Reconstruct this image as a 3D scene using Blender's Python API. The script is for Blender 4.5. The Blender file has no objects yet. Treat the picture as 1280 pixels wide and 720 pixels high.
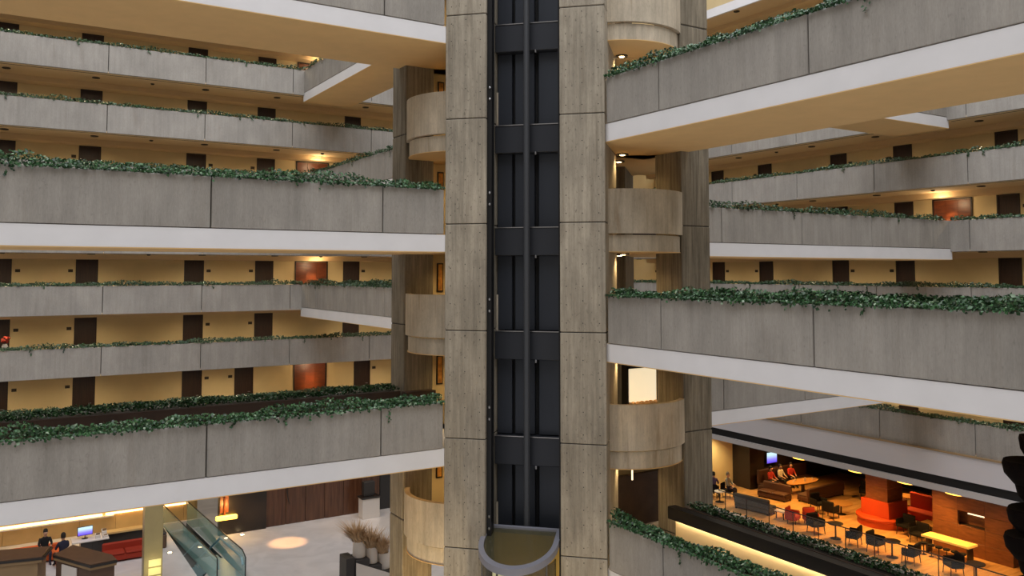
import bpy, math, random
import numpy as np
from mathutils import Vector, Matrix

S = bpy.context.scene
COL = S.collection
R = math.radians
random.seed(7)

# ------------------------------------------------------------------ camera, world, light
YAW, PITCH = R(31.8), R(3.0)
F_PX = 1051.0 * math.cos(PITCH)
cam_d = bpy.data.cameras.new('camera')
cam = bpy.data.objects.new('camera', cam_d)
COL.objects.link(cam)
cam_d.sensor_width = 36.0
cam_d.lens = F_PX / 1280.0 * 36.0
cam_d.shift_y = -(360.0 - (341.0 - F_PX * math.tan(PITCH))) / 1280.0
cam_d.clip_start, cam_d.clip_end = 0.1, 300
cam.rotation_euler = (R(90) + PITCH, 0, -YAW)
S.camera = cam

S.view_settings.view_transform = 'Standard'
S.view_settings.look = 'None'
S.view_settings.gamma = 1
S.view_settings.use_curve_mapping = False
S.view_settings.exposure = 0.0
S.cycles.use_denoising = True
S.cycles.max_bounces = 6
S.cycles.diffuse_bounces = 4
S.cycles.sample_clamp_indirect = 6

w = bpy.data.worlds.new('world'); S.world = w; w.use_nodes = True
w.node_tree.nodes['Background'].inputs[0].default_value = (1.0, 0.91, 0.80, 1)
w.node_tree.nodes['Background'].inputs[1].default_value = 0.30

def light(name, kind, loc, energy, color, rot=(0, 0, 0), parent=None, **kw):
    d = bpy.data.lights.new(name, kind)
    d.energy = energy; d.color = color
    for k, v in kw.items(): setattr(d, k, v)
    o = bpy.data.objects.new(name, d); COL.objects.link(o)
    o.location = loc; o.rotation_euler = rot
    if parent: o.parent = parent
    return o

# glazed roof of the atrium, far above the view
light('skylight', 'AREA', (9, 13, 31), 21000, (0.92, 0.94, 1.0), shape='RECTANGLE', size=40, size_y=44)

# ------------------------------------------------------------------ materials
MATS = {}
def nodes_of(name):
    m = bpy.data.materials.new(name); m.use_nodes = True
    nt = m.node_tree
    return m, nt, nt.nodes['Principled BSDF']

def mat(name, col, rough=0.6, metal=0.0, emit=None, es=0.0, var=0.0, scale=6.0, stretch=(1, 1, 1), bump=0.0, trans=0.0, spec=None, alpha=1.0):
    m, nt, b = nodes_of(name)
    c = (*col, 1)
    b.inputs['Base Color'].default_value = c
    b.inputs['Roughness'].default_value = rough
    b.inputs['Metallic'].default_value = metal
    if spec is not None: b.inputs['Specular IOR Level'].default_value = spec
    if trans: b.inputs['Transmission Weight'].default_value = trans
    if alpha < 1: b.inputs['Alpha'].default_value = alpha
    if emit:
        b.inputs['Emission Color'].default_value = (*emit, 1)
        b.inputs['Emission Strength'].default_value = es
    if var or bump:
        g = nt.nodes.new('ShaderNodeNewGeometry')
        mp = nt.nodes.new('ShaderNodeMapping'); mp.inputs['Scale'].default_value = stretch
        nt.links.new(g.outputs['Position'], mp.inputs[0])
        n = nt.nodes.new('ShaderNodeTexNoise'); n.inputs['Scale'].default_value = scale; n.inputs['Detail'].default_value = 5
        nt.links.new(mp.outputs[0], n.inputs['Vector'])
        if var:
            r = nt.nodes.new('ShaderNodeValToRGB')
            r.color_ramp.elements[0].position = 0.3; r.color_ramp.elements[1].position = 0.7
            r.color_ramp.elements[0].color = tuple(x * (1 - var) for x in col) + (1,)
            r.color_ramp.elements[1].color = tuple(min(1, x * (1 + var)) for x in col) + (1,)
            nt.links.new(n.outputs['Fac'], r.inputs[0]); nt.links.new(r.outputs[0], b.inputs['Base Color'])
        if bump:
            bp = nt.nodes.new('ShaderNodeBump'); bp.inputs['Strength'].default_value = bump; bp.inputs['Distance'].default_value = 0.02
            nt.links.new(n.outputs['Fac'], bp.inputs['Height']); nt.links.new(bp.outputs[0], b.inputs['Normal'])
    MATS[name] = m
    return m

def concrete(name, base, board=9.0, grain=0.17, blotch=0.16, stain=0.35, stain_col=(0.16, 0.125, 0.085), pits=0.85):
    """board-marked concrete: vertical grain, broad blotches and rain-like streaks"""
    m, nt, b = nodes_of(name)
    N, L = nt.nodes.new, nt.links.new
    g = N('ShaderNodeNewGeometry')
    def noise(sc, st, det=4, rough=0.6):
        mp = N('ShaderNodeMapping'); mp.inputs['Scale'].default_value = st
        L(g.outputs['Position'], mp.inputs[0])
        n = N('ShaderNodeTexNoise'); n.inputs['Scale'].default_value = sc; n.inputs['Detail'].default_value = det
        n.inputs['Roughness'].default_value = rough
        L(mp.outputs[0], n.inputs['Vector']); return n.outputs['Fac']
    def rng(s, a, c):
        mr = N('ShaderNodeMapRange'); mr.inputs[1].default_value = 0.3; mr.inputs[2].default_value = 0.7
        mr.inputs[3].default_value = a; mr.inputs[4].default_value = c; L(s, mr.inputs[0]); return mr.outputs[0]
    def mul(a, c):
        x = N('ShaderNodeMath'); x.operation = 'MULTIPLY'; L(a, x.inputs[0]); L(c, x.inputs[1]); return x.outputs[0]
    gr = noise(board, (1, 1, 0.05), 5)
    fine = noise(40, (1, 1, 0.25), 3)
    bl = noise(0.55, (1, 1, 0.6), 3)
    st = noise(3.2, (1, 1, 0.09), 4, 0.7)
    pit = noise(16, (1, 1, 0.7), 2)
    pm = N('ShaderNodeMapRange'); pm.inputs[1].default_value = 0.62; pm.inputs[2].default_value = 0.74
    pm.inputs[3].default_value = 1.0; pm.inputs[4].default_value = pits; L(pit, pm.inputs[0])
    patch = noise(2.2, (1, 1, 0.5), 4, 0.65)
    val = mul(mul(rng(gr, 1 - grain, 1 + grain), rng(bl, 1 - blotch, 1 + blotch)), mul(rng(fine, 0.93, 1.07), pm.outputs[0]))
    val = mul(val, rng(patch, 1 - blotch * 0.7, 1 + blotch * 0.7))
    vm = N('ShaderNodeVectorMath'); vm.operation = 'SCALE'; vm.inputs[0].default_value = base; L(val, vm.inputs['Scale'])
    mr = N('ShaderNodeMapRange'); mr.inputs[1].default_value = 0.56; mr.inputs[2].default_value = 0.8
    mr.inputs[3].default_value = 0; mr.inputs[4].default_value = stain; L(st, mr.inputs[0])
    mx = N('ShaderNodeMix'); mx.data_type = 'RGBA'
    L(mr.outputs[0], mx.inputs['Factor']); L(vm.outputs[0], mx.inputs['A']); mx.inputs['B'].default_value = (*stain_col, 1)
    L(mx.outputs['Result'], b.inputs['Base Color'])
    b.inputs['Roughness'].default_value = 0.9; b.inputs['Specular IOR Level'].default_value = 0.2
    bp = N('ShaderNodeBump'); bp.inputs['Strength'].default_value = 0.35; bp.inputs['Distance'].default_value = 0.02
    L(gr, bp.inputs['Height']); L(bp.outputs[0], b.inputs['Normal'])
    MATS[name] = m

def wood(name, c1, c2, rough=0.35, scale=3.0, stretch=(6, 6, 0.4)):
    m, nt, b = nodes_of(name)
    N, L = nt.nodes.new, nt.links.new
    g = N('ShaderNodeNewGeometry'); mp = N('ShaderNodeMapping'); mp.inputs['Scale'].default_value = stretch
    L(g.outputs['Position'], mp.inputs[0])
    n = N('ShaderNodeTexNoise'); n.inputs['Scale'].default_value = scale; n.inputs['Detail'].default_value = 6; n.inputs['Distortion'].default_value = 0.6
    L(mp.outputs[0], n.inputs['Vector'])
    r = N('ShaderNodeValToRGB'); r.color_ramp.elements[0].position = 0.32; r.color_ramp.elements[1].position = 0.7
    r.color_ramp.elements[0].color = (*c1, 1); r.color_ramp.elements[1].color = (*c2, 1)
    L(n.outputs['Fac'], r.inputs[0]); L(r.outputs[0], b.inputs['Base Color']); b.inputs['Roughness'].default_value = rough
    MATS[name] = m

def leafmat(name, dark, mid, light_, pale):
    m, nt, b = nodes_of(name)
    N, L = nt.nodes.new, nt.links.new
    g = N('ShaderNodeNewGeometry'); r = N('ShaderNodeValToRGB')
    e = r.color_ramp.elements
    e[0].position = 0.0; e[0].color = (*dark, 1); e[1].position = 1.0; e[1].color = (*pale, 1)
    for p, c in ((0.45, mid), (0.78, light_), (0.90, light_)):
        q = e.new(p); q.color = (*c, 1)
    L(g.outputs['Random Per Island'], r.inputs[0]); L(r.outputs[0], b.inputs['Base Color'])
    b.inputs['Roughness'].default_value = 0.42
    MATS[name] = m

def marble(name, col):
    m, nt, b = nodes_of(name)
    N, L = nt.nodes.new, nt.links.new
    g = N('ShaderNodeNewGeometry')
    n = N('ShaderNodeTexNoise'); n.inputs['Scale'].default_value = 0.7; n.inputs['Detail'].default_value = 7; n.inputs['Distortion'].default_value = 1.2
    L(g.outputs['Position'], n.inputs['Vector'])
    r = N('ShaderNodeValToRGB'); r.color_ramp.elements[0].position = 0.35; r.color_ramp.elements[1].position = 0.65
    r.color_ramp.elements[0].color = tuple(x * 0.86 for x in col) + (1,); r.color_ramp.elements[1].color = (*col, 1)
    L(n.outputs['Fac'], r.inputs[0]); L(r.outputs[0], b.inputs['Base Color']); b.inputs['Roughness'].default_value = 0.16
    MATS[name] = m

concrete('concrete', (0.335, 0.312, 0.280), board=8.0, grain=0.08, blotch=0.12, stain=0.28)
concrete('concrete_dark', (0.26, 0.24, 0.21))
concrete('concrete_tower', (0.35, 0.308, 0.242), board=13.0, grain=0.19, blotch=0.2, stain=0.6, pits=0.6)
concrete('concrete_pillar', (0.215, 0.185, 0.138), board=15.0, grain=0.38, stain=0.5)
concrete('concrete_drum', (0.55, 0.475, 0.365), board=8.0, grain=0.15, blotch=0.18, stain=0.75, stain_col=(0.26, 0.16, 0.075))
mat('slab_white', (0.80, 0.79, 0.80), 0.55, var=0.03, scale=1.5)
mat('soffit', (0.78, 0.51, 0.22), 0.8, var=0.03, scale=2)  # warm light from lobby and galleries is put into this orange underside colour
mat('ceiling_cream', (0.76, 0.56, 0.32), 0.85)
mat('wall_cream', (0.76, 0.60, 0.33), 0.8, var=0.04, scale=1.2)
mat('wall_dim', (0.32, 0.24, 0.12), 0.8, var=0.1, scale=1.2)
mat('joint', (0.05, 0.045, 0.04), 0.95)
wood('door_wood', (0.020, 0.008, 0.005), (0.040, 0.016, 0.009), 0.5)
mat('door_frame', (0.03, 0.014, 0.009), 0.5)
wood('panel_wood', (0.11, 0.026, 0.009), (0.20, 0.05, 0.014), 0.4, 2.0, (1, 1, 4))
mat('black_metal', (0.012, 0.012, 0.013), 0.45, 0.3)
mat('vent_dark', (0.05, 0.035, 0.022), 0.7)
mat('planter_brown', (0.045, 0.024, 0.014), 0.75, var=0.25, scale=3)
mat('soil', (0.025, 0.02, 0.014), 0.95, var=0.3, scale=14)
leafmat('ivy_near', (0.009, 0.032, 0.010), (0.019, 0.076, 0.022), (0.055, 0.155, 0.055), (0.34, 0.45, 0.32))
leafmat('ivy_far', (0.008, 0.026, 0.008), (0.018, 0.058, 0.018), (0.05, 0.11, 0.045), (0.10, 0.16, 0.08))
mat('shaft_panel', (0.042, 0.049, 0.064), 0.42, 0.35, var=0.1, scale=1.5, stretch=(1, 1, .3))
mat('shaft_beam', (0.036, 0.040, 0.050), 0.45, 0.35)
mat('shaft_back', (0.006, 0.006, 0.007), 0.7)
mat('cable_steel', (0.075, 0.08, 0.09), 0.5, 0.3)
mat('steel', (0.5, 0.5, 0.52), 0.3, 0.9)
mat('rim_grey', (0.25, 0.255, 0.30), 0.4, 0.2)
mat('lamp_warm', (1, 0.85, 0.6), 0.5, emit=(1.0, 0.70, 0.34), es=14)
mat('lamp_amber', (1, 0.6, 0.2), 0.5, emit=(1.0, 0.50, 0.05), es=5)
mat('lamp_soft', (1, 0.9, 0.7), 0.5, emit=(1.0, 0.80, 0.50), es=1.6)
mat('led_strip', (1, 0.8, 0.5), 0.5, emit=(1.0, 0.58, 0.25), es=5)
mat('led_cream', (1, 0.9, 0.7), 0.5, emit=(1.0, 0.84, 0.52), es=26)
marble('marble', (0.84, 0.82, 0.82))

# ------------------------------------------------------------------ mesh helpers
class MB:
    def __init__(self): self.v = []; self.f = []
    def add(self, vs, fs):
        o = len(self.v); self.v += [tuple(p) for p in vs]; self.f += [tuple(i + o for i in q) for q in fs]; return self
    def box(self, a, b):
        x0, y0, z0 = a; x1, y1, z1 = b
        x0, x1 = min(x0, x1), max(x0, x1); y0, y1 = min(y0, y1), max(y0, y1); z0, z1 = min(z0, z1), max(z0, z1)
        return self.add([(x0, y0, z0), (x1, y0, z0), (x1, y1, z0), (x0, y1, z0), (x0, y0, z1), (x1, y0, z1), (x1, y1, z1), (x0, y1, z1)],
                        [(0, 3, 2, 1), (4, 5, 6, 7), (0, 1, 5, 4), (1, 2, 6, 5), (2, 3, 7, 6), (3, 0, 4, 7)])
    def cbox(self, a, b, c=0.02):
        """box with its vertical and top edges chamfered"""
        x0, y0, z0 = a; x1, y1, z1 = b
        def ring(i, z): return [(x0 + i + c, y0 + i, z), (x1 - i - c, y0 + i, z), (x1 - i, y0 + i + c, z), (x1 - i, y1 - i - c, z), (x1 - i - c, y1 - i, z), (x0 + i + c, y1 - i, z), (x0 + i, y1 - i - c, z), (x0 + i, y0 + i + c, z)]
        vs = ring(c, z0) + ring(0, z0 + c) + ring(0, z1 - c) + ring(c, z1)
        fs = [tuple(reversed(range(8)))] + [(r * 8 + i, r * 8 + (i + 1) % 8, r * 8 + 8 + (i + 1) % 8, r * 8 + 8 + i) for r in range(3) for i in range(8)] + [tuple(range(24, 32))]
        return self.add(vs, fs)
    def prism(self, pts, z0, z1):
        n = len(pts)
        z0s = z0 if hasattr(z0, '__len__') else [z0] * n
        z1s = z1 if hasattr(z1, '__len__') else [z1] * n
        vs = [(p[0], p[1], z) for p, z in zip(pts, z0s)] + [(p[0], p[1], z) for p, z in zip(pts, z1s)]
        return self.add(vs, [tuple(reversed(range(n))), tuple(range(n, 2 * n))] + [(i, (i + 1) % n, n + (i + 1) % n, n + i) for i in range(n)])
    def wall(self, outer, inner, z0, z1):
        """thick open wall between two polylines of equal length"""
        n = len(outer)
        vs = [(p[0], p[1], z) for z in (z0, z1) for p in outer] + [(p[0], p[1], z) for z in (z0, z1) for p in inner]
        fs = []
        for i in range(n - 1):
            fs += [(i, i + 1, n + i + 1, n + i), (2 * n + i + 1, 2 * n + i, 3 * n + i, 3 * n + i + 1),
                   (n + i, n + i + 1, 3 * n + i + 1, 3 * n + i), (i + 1, i, 2 * n + i, 2 * n + i + 1)]
        fs += [(0, n, 3 * n, 2 * n), (n - 1, 3 * n - 1, 4 * n - 1, 2 * n - 1)]
        return self.add(vs, fs)
    def lathe(self, prof, c=(0, 0, 0), n=16, sx=1.0, sy=1.0):
        vs = []
        for r, z in prof:
            for i in range(n):
                t = 2 * math.pi * i / n
                vs.append((c[0] + r * sx * math.cos(t), c[1] + r * sy * math.sin(t), c[2] + z))
        fs = [(k * n + i, k * n + (i + 1) % n, (k + 1) * n + (i + 1) % n, (k + 1) * n + i) for k in range(len(prof) - 1) for i in range(n)]
        fs += [tuple(reversed(range(n))), tuple(range((len(prof) - 1) * n, len(prof) * n))]
        return self.add(vs, fs)
    def tube(self, pts, r, n=6):
        pts = [Vector(p) for p in pts]; vs = []; m = len(pts)
        for k, p in enumerate(pts):
            d = (pts[min(k + 1, m - 1)] - pts[max(k - 1, 0)]).normalized()
            u = d.cross(Vector((0, 0, 1)) if abs(d.z) < 0.9 else Vector((1, 0, 0))).normalized(); q = d.cross(u)
            rr = r[k] if hasattr(r, '__len__') else r
            vs += [p + u * rr * math.cos(2 * math.pi * i / n) + q * rr * math.sin(2 * math.pi * i / n) for i in range(n)]
        fs = [(k * n + i, k * n + (i + 1) % n, (k + 1) * n + (i + 1) % n, (k + 1) * n + i) for k in range(m - 1) for i in range(n)]
        fs += [tuple(reversed(range(n))), tuple(range((m - 1) * n, m * n))]
        return self.add(vs, fs)
    def mesh(self, name, m, smooth=False):
        me = bpy.data.meshes.new(name); me.from_pydata(self.v, [], self.f); me.update()
        me.materials.append(MATS[m])
        if smooth:
            for p in me.polygons: p.use_smooth = True
            try: me.set_sharp_from_angle(angle=R(40))
            except Exception: pass
        return me
    def build(self, name, m, parent=None, smooth=False):
        return link(name, self.mesh(name, m, smooth), parent)

def link(name, me, parent=None, loc=None):
    o = bpy.data.objects.new(name, me); COL.objects.link(o)
    if parent is not None: o.parent = parent
    if loc: o.location = loc
    return o
def box(name, a, b, m, parent=None): return MB().box(a, b).build(name, m, parent)
def empty(name, loc=(0, 0, 0), rz=0.0):
    o = bpy.data.objects.new(name, None); COL.objects.link(o); o.location = loc; o.rotation_euler.z = rz
    o.empty_display_size = 0.3
    return o
def tag(o, label=None, cat=None, group=None, kind=None):
    if label: o['label'] = label
    if cat: o['category'] = cat
    if group: o['group'] = group
    if kind: o['kind'] = kind
    return o
def copy_tree(o, parent=None):
    c = o.copy(); COL.objects.link(c)
    if parent is not None: c.parent = parent
    for ch in [x for x in bpy.data.objects if x.parent == o]: copy_tree(ch, c)
    return c

# ------------------------------------------------------------------ storeys
H = 2.75
FL = lambda k: 0.99 + H * k          # walking surface of storey k
TOP = lambda k: 2.16 + H * k         # top of the concrete parapets
BOT = lambda k: 0.53 + H * k         # underside of the bridges
LOBBY = FL(-5)
ORD = {-3: 'lowest', -2: 'second', -1: 'third', 0: 'fourth', 1: 'fifth', 2: 'sixth', 3: 'seventh', 4: 'eighth', 5: 'ninth'}

# ivy: thousands of small folded leaves, one object per planter
def ivy(name, p0, p1, outward, top, per_m, size, label, m='ivy_near', height=0.2, back=0.42, drop=0.12, seed=1, lean=0.10):
    rg = np.random.default_rng(seed)
    p0 = np.array(p0, float); p1 = np.array(p1, float); o = np.array(outward, float)
    Ln = np.linalg.norm(p1 - p0); d = (p1 - p0) / Ln
    n = int(per_m * Ln)
    a = rg.uniform(0, Ln, n); u = rg.uniform(0, 1, n)
    # mounding height along the planter
    ph = rg.uniform(0, 6.28, 5); fr = np.array([0.9, 1.9, 3.7, 6.1, 9.0])
    hm = 0.62 + 0.14 * sum(np.sin(a * f + q) / (1 + i * 0.5) for i, (f, q) in enumerate(zip(fr, ph)))
    off = lean - u * (back + lean)                                  # + is out over the face
    prof = np.clip(1 - ((off + back * 0.40) / (back * 0.62)) ** 2, 0.0, 1)
    z = top + rg.uniform(0.1, 1.0, n) * height * hm * (0.35 + prof)
    over = off > 0
    z[over] = top + 0.05 - rg.exponential(drop * 0.16, over.sum()) * np.clip(hm[over] * 1.5, 0.2, 2)
    # a few trailing stems hanging over the face
    nt = int(Ln * 0.22)
    ta = rg.uniform(0, Ln, nt)
    extra_a, extra_z = [], []
    for q in ta:
        L_ = rg.uniform(0.3, 1.0) * drop * 2.6; k = int(L_ * 22) + 2
        extra_a.append(q + rg.normal(0, 0.03, k)); extra_z.append(top - np.linspace(0, L_, k))
    if nt:
        ea = np.concatenate(extra_a); ez = np.concatenate(extra_z)
        a = np.concatenate([a, ea]); z = np.concatenate([z, ez]); off = np.concatenate([off, rg.uniform(0.02, 0.05, len(ea))])
    n = len(a)
    c = p0[None, :] + d[None, :] * a[:, None] + o[None, :] * off[:, None]
    c = np.c_[c, z]
    o3 = np.array([o[0], o[1], 0.0]); up = np.array([0, 0, 1.0])
    nv = rg.normal(0, 0.55, (n, 3)) + up * 0.75 + o3 * 0.55
    hang = z < top + 0.0
    nv[hang] += o3 * 1.4
    nv /= np.linalg.norm(nv, axis=1)[:, None]
    t = np.cross(nv, rg.normal(0, 1, (n, 3))); t /= np.linalg.norm(t, axis=1)[:, None]
    b = np.cross(nv, t)
    s = size * rg.uniform(0.6, 1.25, n)[:, None]
    q0 = c - t * s * 0.55; q1 = c + b * s * 0.45 + nv * s * 0.12 - t * s * .08; q2 = c + t * s * 0.62; q3 = c - b * s * 0.45 + nv * s * 0.12 - t * s * .08
    V = np.stack([q0, q1, q2, q3], 1).reshape(-1, 3)
    me = bpy.data.meshes.new(name)
    me.vertices.add(4 * n); me.vertices.foreach_set('co', V.ravel())
    idx = np.arange(n) * 4
    tri = np.stack([idx, idx + 1, idx + 2, idx, idx + 2, idx + 3], 1).ravel()
    me.loops.add(6 * n); me.loops.foreach_set('vertex_index', tri.astype(np.int32))
    me.polygons.add(2 * n); me.polygons.foreach_set('loop_start', (np.arange(2 * n) * 3).astype(np.int32))
    me.update(calc_edges=True); me.materials.append(MATS[m])
    ob = link(name, me)
    return tag(ob, label, 'ivy', kind='stuff')

# ------------------------------------------------------------------ lobby floor and lobby walls
WX, WY = 37.2, 45.25            # planes of the guest-room walls
GX, GY = 33.8, 42.0             # planes of the gallery parapets
ESC = (7.75, 37.4, 9.55, 46.2)  # escalator well
fl = MB()
fl.box((-14, -6, LOBBY - .4), (ESC[0], 52, LOBBY)); fl.box((ESC[2], -6, LOBBY - .4), (33.9, 52, LOBBY))
fl.box((ESC[0], -6, LOBBY - .4), (ESC[2], ESC[1], LOBBY)); fl.box((ESC[0], ESC[3], LOBBY - .4), (ESC[2], 52, LOBBY))
tag(fl.build('floor', 'marble'), 'polished pale marble floor of the hotel lobby', 'floor', kind='structure')

# guest-room walls above the lobby
tag(box('wall_left', (-14, WY, FL(-3) - .35), (WX + .3, WY + .3, 20), 'wall_cream'), 'cream guest-room wall behind the left galleries', 'wall', kind='structure')
tag(box('wall_right', (WX, -6, FL(-3) - .35), (WX + .3, WY, 20), 'wall_cream'), 'cream guest-room wall behind the right galleries', 'wall', kind='structure')

# ------------------------------------------------------------------ galleries
def joints(a0, a1, first, step):
    js = []; q = first
    while q > a0: q -= step
    while q < a1:
        if q > a0 + 0.15 and q < a1 - 0.15: js.append(q)
        q += step
    return [a0] + js + [a1]

def frame_box(axis, a0, f0, z0, a1, f1, z1):
    return ((a0, f0, z0), (a1, f1, z1)) if axis == 'x' else ((f0, a0, z0), (f1, a1, z1))

def parapet(parent, axis, f, out, spans, z0, z1, m, inner_m='planter_brown', thick=0.14, trough=0.5, gap=0.028):
    """row of concrete panels with open joints, planter trough behind; out = +1/-1 side the face looks to"""
    for a, b in zip(spans[:-1], spans[1:]):
        p, q = frame_box(axis, a + gap / 2, f, z0, b - gap / 2, f - out * thick, z1)
        MB().cbox(tuple(map(min, p, q)), tuple(map(max, p, q)), 0.012).build('concrete_panel', m, parent)
    a0, a1 = spans[0], spans[-1]
    box('joint_backing', *frame_box(axis, a0, f - out * (thick - .03), z0 + .01, a1, f - out * (thick + .03), z1 - .06), 'joint', parent)
    box('planter_inner_face', *frame_box(axis, a0, f - out * (trough - .05), z0, a1, f - out * trough, z1 - .02), inner_m, parent)
    box('soil', *frame_box(axis, a0, f - out * (thick + .03), z1 - .3, a1, f - out * (trough - .05), z1 - .09), 'soil', parent)

def gallery(axis, k, a0, a1, f, wallf, first, step, side, ivy_n, planter=True, white=False, gap=None):
    g = tag(empty('gallery'), f'concrete {side} gallery with planter, {ORD[k]} storey above the lobby', 'gallery', f'{side} galleries', 'structure')
    zf = FL(k)
    box('floor_slab', *frame_box(axis, a0, f + .02, zf - .05, a1, wallf, zf), 'concrete_dark', g)
    box('soffit', *frame_box(axis, a0, f + .02, zf - .11, a1, wallf - .8, zf - .05), 'ceiling_cream', g)
    box('bulkhead', *frame_box(axis, a0, wallf - .8, zf - .35, a1, wallf, zf - .05), 'ceiling_cream', g)
    if white: box('slab_edge', *frame_box(axis, a0, f - .02, zf - .5, a1, f + .1, zf - .02), 'slab_white', g)
    if planter:
        for n_, (u0, u1) in enumerate([(a0, a1)] if not gap else [(a0, gap[0] + .10), (gap[1] - .10, a1)]):
            parapet(g, axis, f, -1, joints(u0, u1, first, step), zf - .12, TOP(k), 'concrete')
            p0, p1, o = ((u0, f), (u1, f), (0, -1)) if axis == 'x' else ((f, u0), (f, u1), (-1, 0))
            part = '' if not gap else [', outer run', ', run toward the corner'][n_] if axis == 'x' else [', near run', ', run toward the corner'][n_]
            ivy('ivy', p0, p1, o, TOP(k), ivy_n, 0.085, f'thin line of ivy on the {side} gallery planter{part}, {ORD[k]} storey', 'ivy_far',
                height=0.22, drop=0.09, seed=100 + k * 7 + n_ + (50 if axis == 'y' else 0), lean=0.04)
        if gap: box('junction_edge', *frame_box(axis, gap[0], f, zf - .12, gap[1], f + .14, zf), 'slab_white', g)
    return g

for k in range(-3, 6):
    gallery('x', k, -9.0, GX, GY, WY, 4.32, 4.28, 'left', 210, planter=k < 5, white=k == 5, gap=(13.45, 16.0) if k in (3, 1, -1) else None)
    gallery('y', k, 2.0, GY, GX, WX, 19.2, 4.28, 'right', 210, planter=k < 4, white=k == 5, gap=(20.0, 22.5) if k in (2, 0, -2) else None)

# doors, room signs, downlights, wood panels on the gallery walls
DW, DH = 0.88, 2.40
LEFT_DOORS = [(16.9, 1), (12.0, -1), (8.42, 1), (3.5, -1), (-0.1, 1), (20.5, -1), (25.4, 1), (29.0, -1), (33.9, 1)]
RIGHT_DOORS = [(35.95, -1), (32.3, 1), (27.42, -1), (23.82, 1), (18.95, -1), (40.8, 1)]
NTH = ['nearest the lift tower', 'second from the lift tower', 'third from the lift tower', 'fourth from the lift tower', 'fifth from the lift tower']
nth = lambda i: NTH[i] if i < 5 else 'hidden behind the lift tower'
def door_proto():
    fr = MB()
    fr.box((-.04, -.05, 0), (0.03, .02, DH)); fr.box((DW - .03, -.05, 0), (DW + .04, .02, DH)); fr.box((.03, -.05, DH - .06), (DW - .03, .02, DH))
    lf = MB().box((.03, -.02, .01), (DW - .03, .02, DH - .06))
    hd = MB().tube([(DW - .12, -.02, 1.02), (DW - .12, -.07, 1.02), (DW - .24, -.07, 1.02)], .012)
    return fr.mesh('door_frame', 'door_frame'), lf.mesh('door_leaf', 'door_wood'), hd.mesh('door_handle', 'steel')
DFR, DLF, DHD = door_proto()
SIGN = MB().box((-.10, -.03, -.07), (.10, 0, .07)).mesh('room_sign', 'vent_dark')
DL_RING = MB().lathe([(.17, 0), (.17, -.035), (.12, -.035), (.11, -.01)], n=14).mesh('downlight', 'vent_dark')
DL_BULB = MB().lathe([(.05, -.012), (.05, -.02)], n=10).mesh('bulb', 'vent_dark')
SMOKE = MB().lathe([(.09, 0), (.09, -.03), (.05, -.06)], n=10).mesh('smoke_detector', 'vent_dark')
nd = [0]
def place_door(loc, rz, side, k, i):
    nd[0] += 1
    e = tag(empty(f'door_{nd[0]}', loc, rz), f'dark brown guest-room door {nth(i)}, {side} gallery, {ORD[k]} storey', 'door', f'guest-room doors, {side} gallery, {ORD[k]} storey', 'structure')
    link('door_frame', DFR, e); lf = link('door_leaf', DLF, e); link('door_handle', DHD, lf)
def place_sign(loc, rz, side, k, i):
    tag(link('room_sign', SIGN, None, loc), f'small dark room sign by the door {nth(i)}, {side} gallery, {ORD[k]} storey', 'sign', f'room signs, {side} gallery, {ORD[k]} storey').rotation_euler.z = rz
def place_downlight(loc, side, k, i):
    o = tag(link('downlight', DL_RING, None, loc), f'round dark downlight above the door {nth(i)}, {side} gallery, {ORD[k]} storey', 'downlight', f'downlights, {side} gallery, {ORD[k]} storey')
    link('bulb', DL_BULB, o)
    light('downlight_lamp', 'SPOT', (0, 0, -.06), 150, (1.0, 0.80, 0.52), parent=o, spot_size=R(165), spot_blend=1.0, shadow_soft_size=0.03)

def wood_panel(loc, rz, k, side, width=1.85):
    e = tag(empty('wood_wall_panel', loc, rz), f'glossy red-brown wooden wall panel under a spotlight, {side} gallery, {ORD[k]} storey', 'wall panel', f'wooden wall panels on the {side} gallery')
    fr = MB()
    fr.box((0, -.06, 0), (.06, 0, DH)); fr.box((width - .06, -.06, 0), (width, 0, DH)); fr.box((.06, -.06, DH - .06), (width - .06, 0, DH))
    fr.build('frame', 'door_frame', e)
    n = 3
    for i in range(n):
        MB().box((.07 + i * (width - .14) / n, -.035, .02), (.06 + (i + 1) * (width - .14) / n, -.005, DH - .07)).build('board', 'panel_wood', e)
    light('panel_lamp', 'POINT', (width / 2, -1.05, DH - .22), 34, (1.0, 0.74, 0.42), parent=e, shadow_soft_size=0.02)
    light('panel_spot', 'SPOT', (width / 2, -1.05, DH - .1), 190, (1.0, 0.60, 0.28), rot=(R(42), 0, 0), parent=e, spot_size=R(48), spot_blend=1.0, shadow_soft_size=0.02)
    return e

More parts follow.
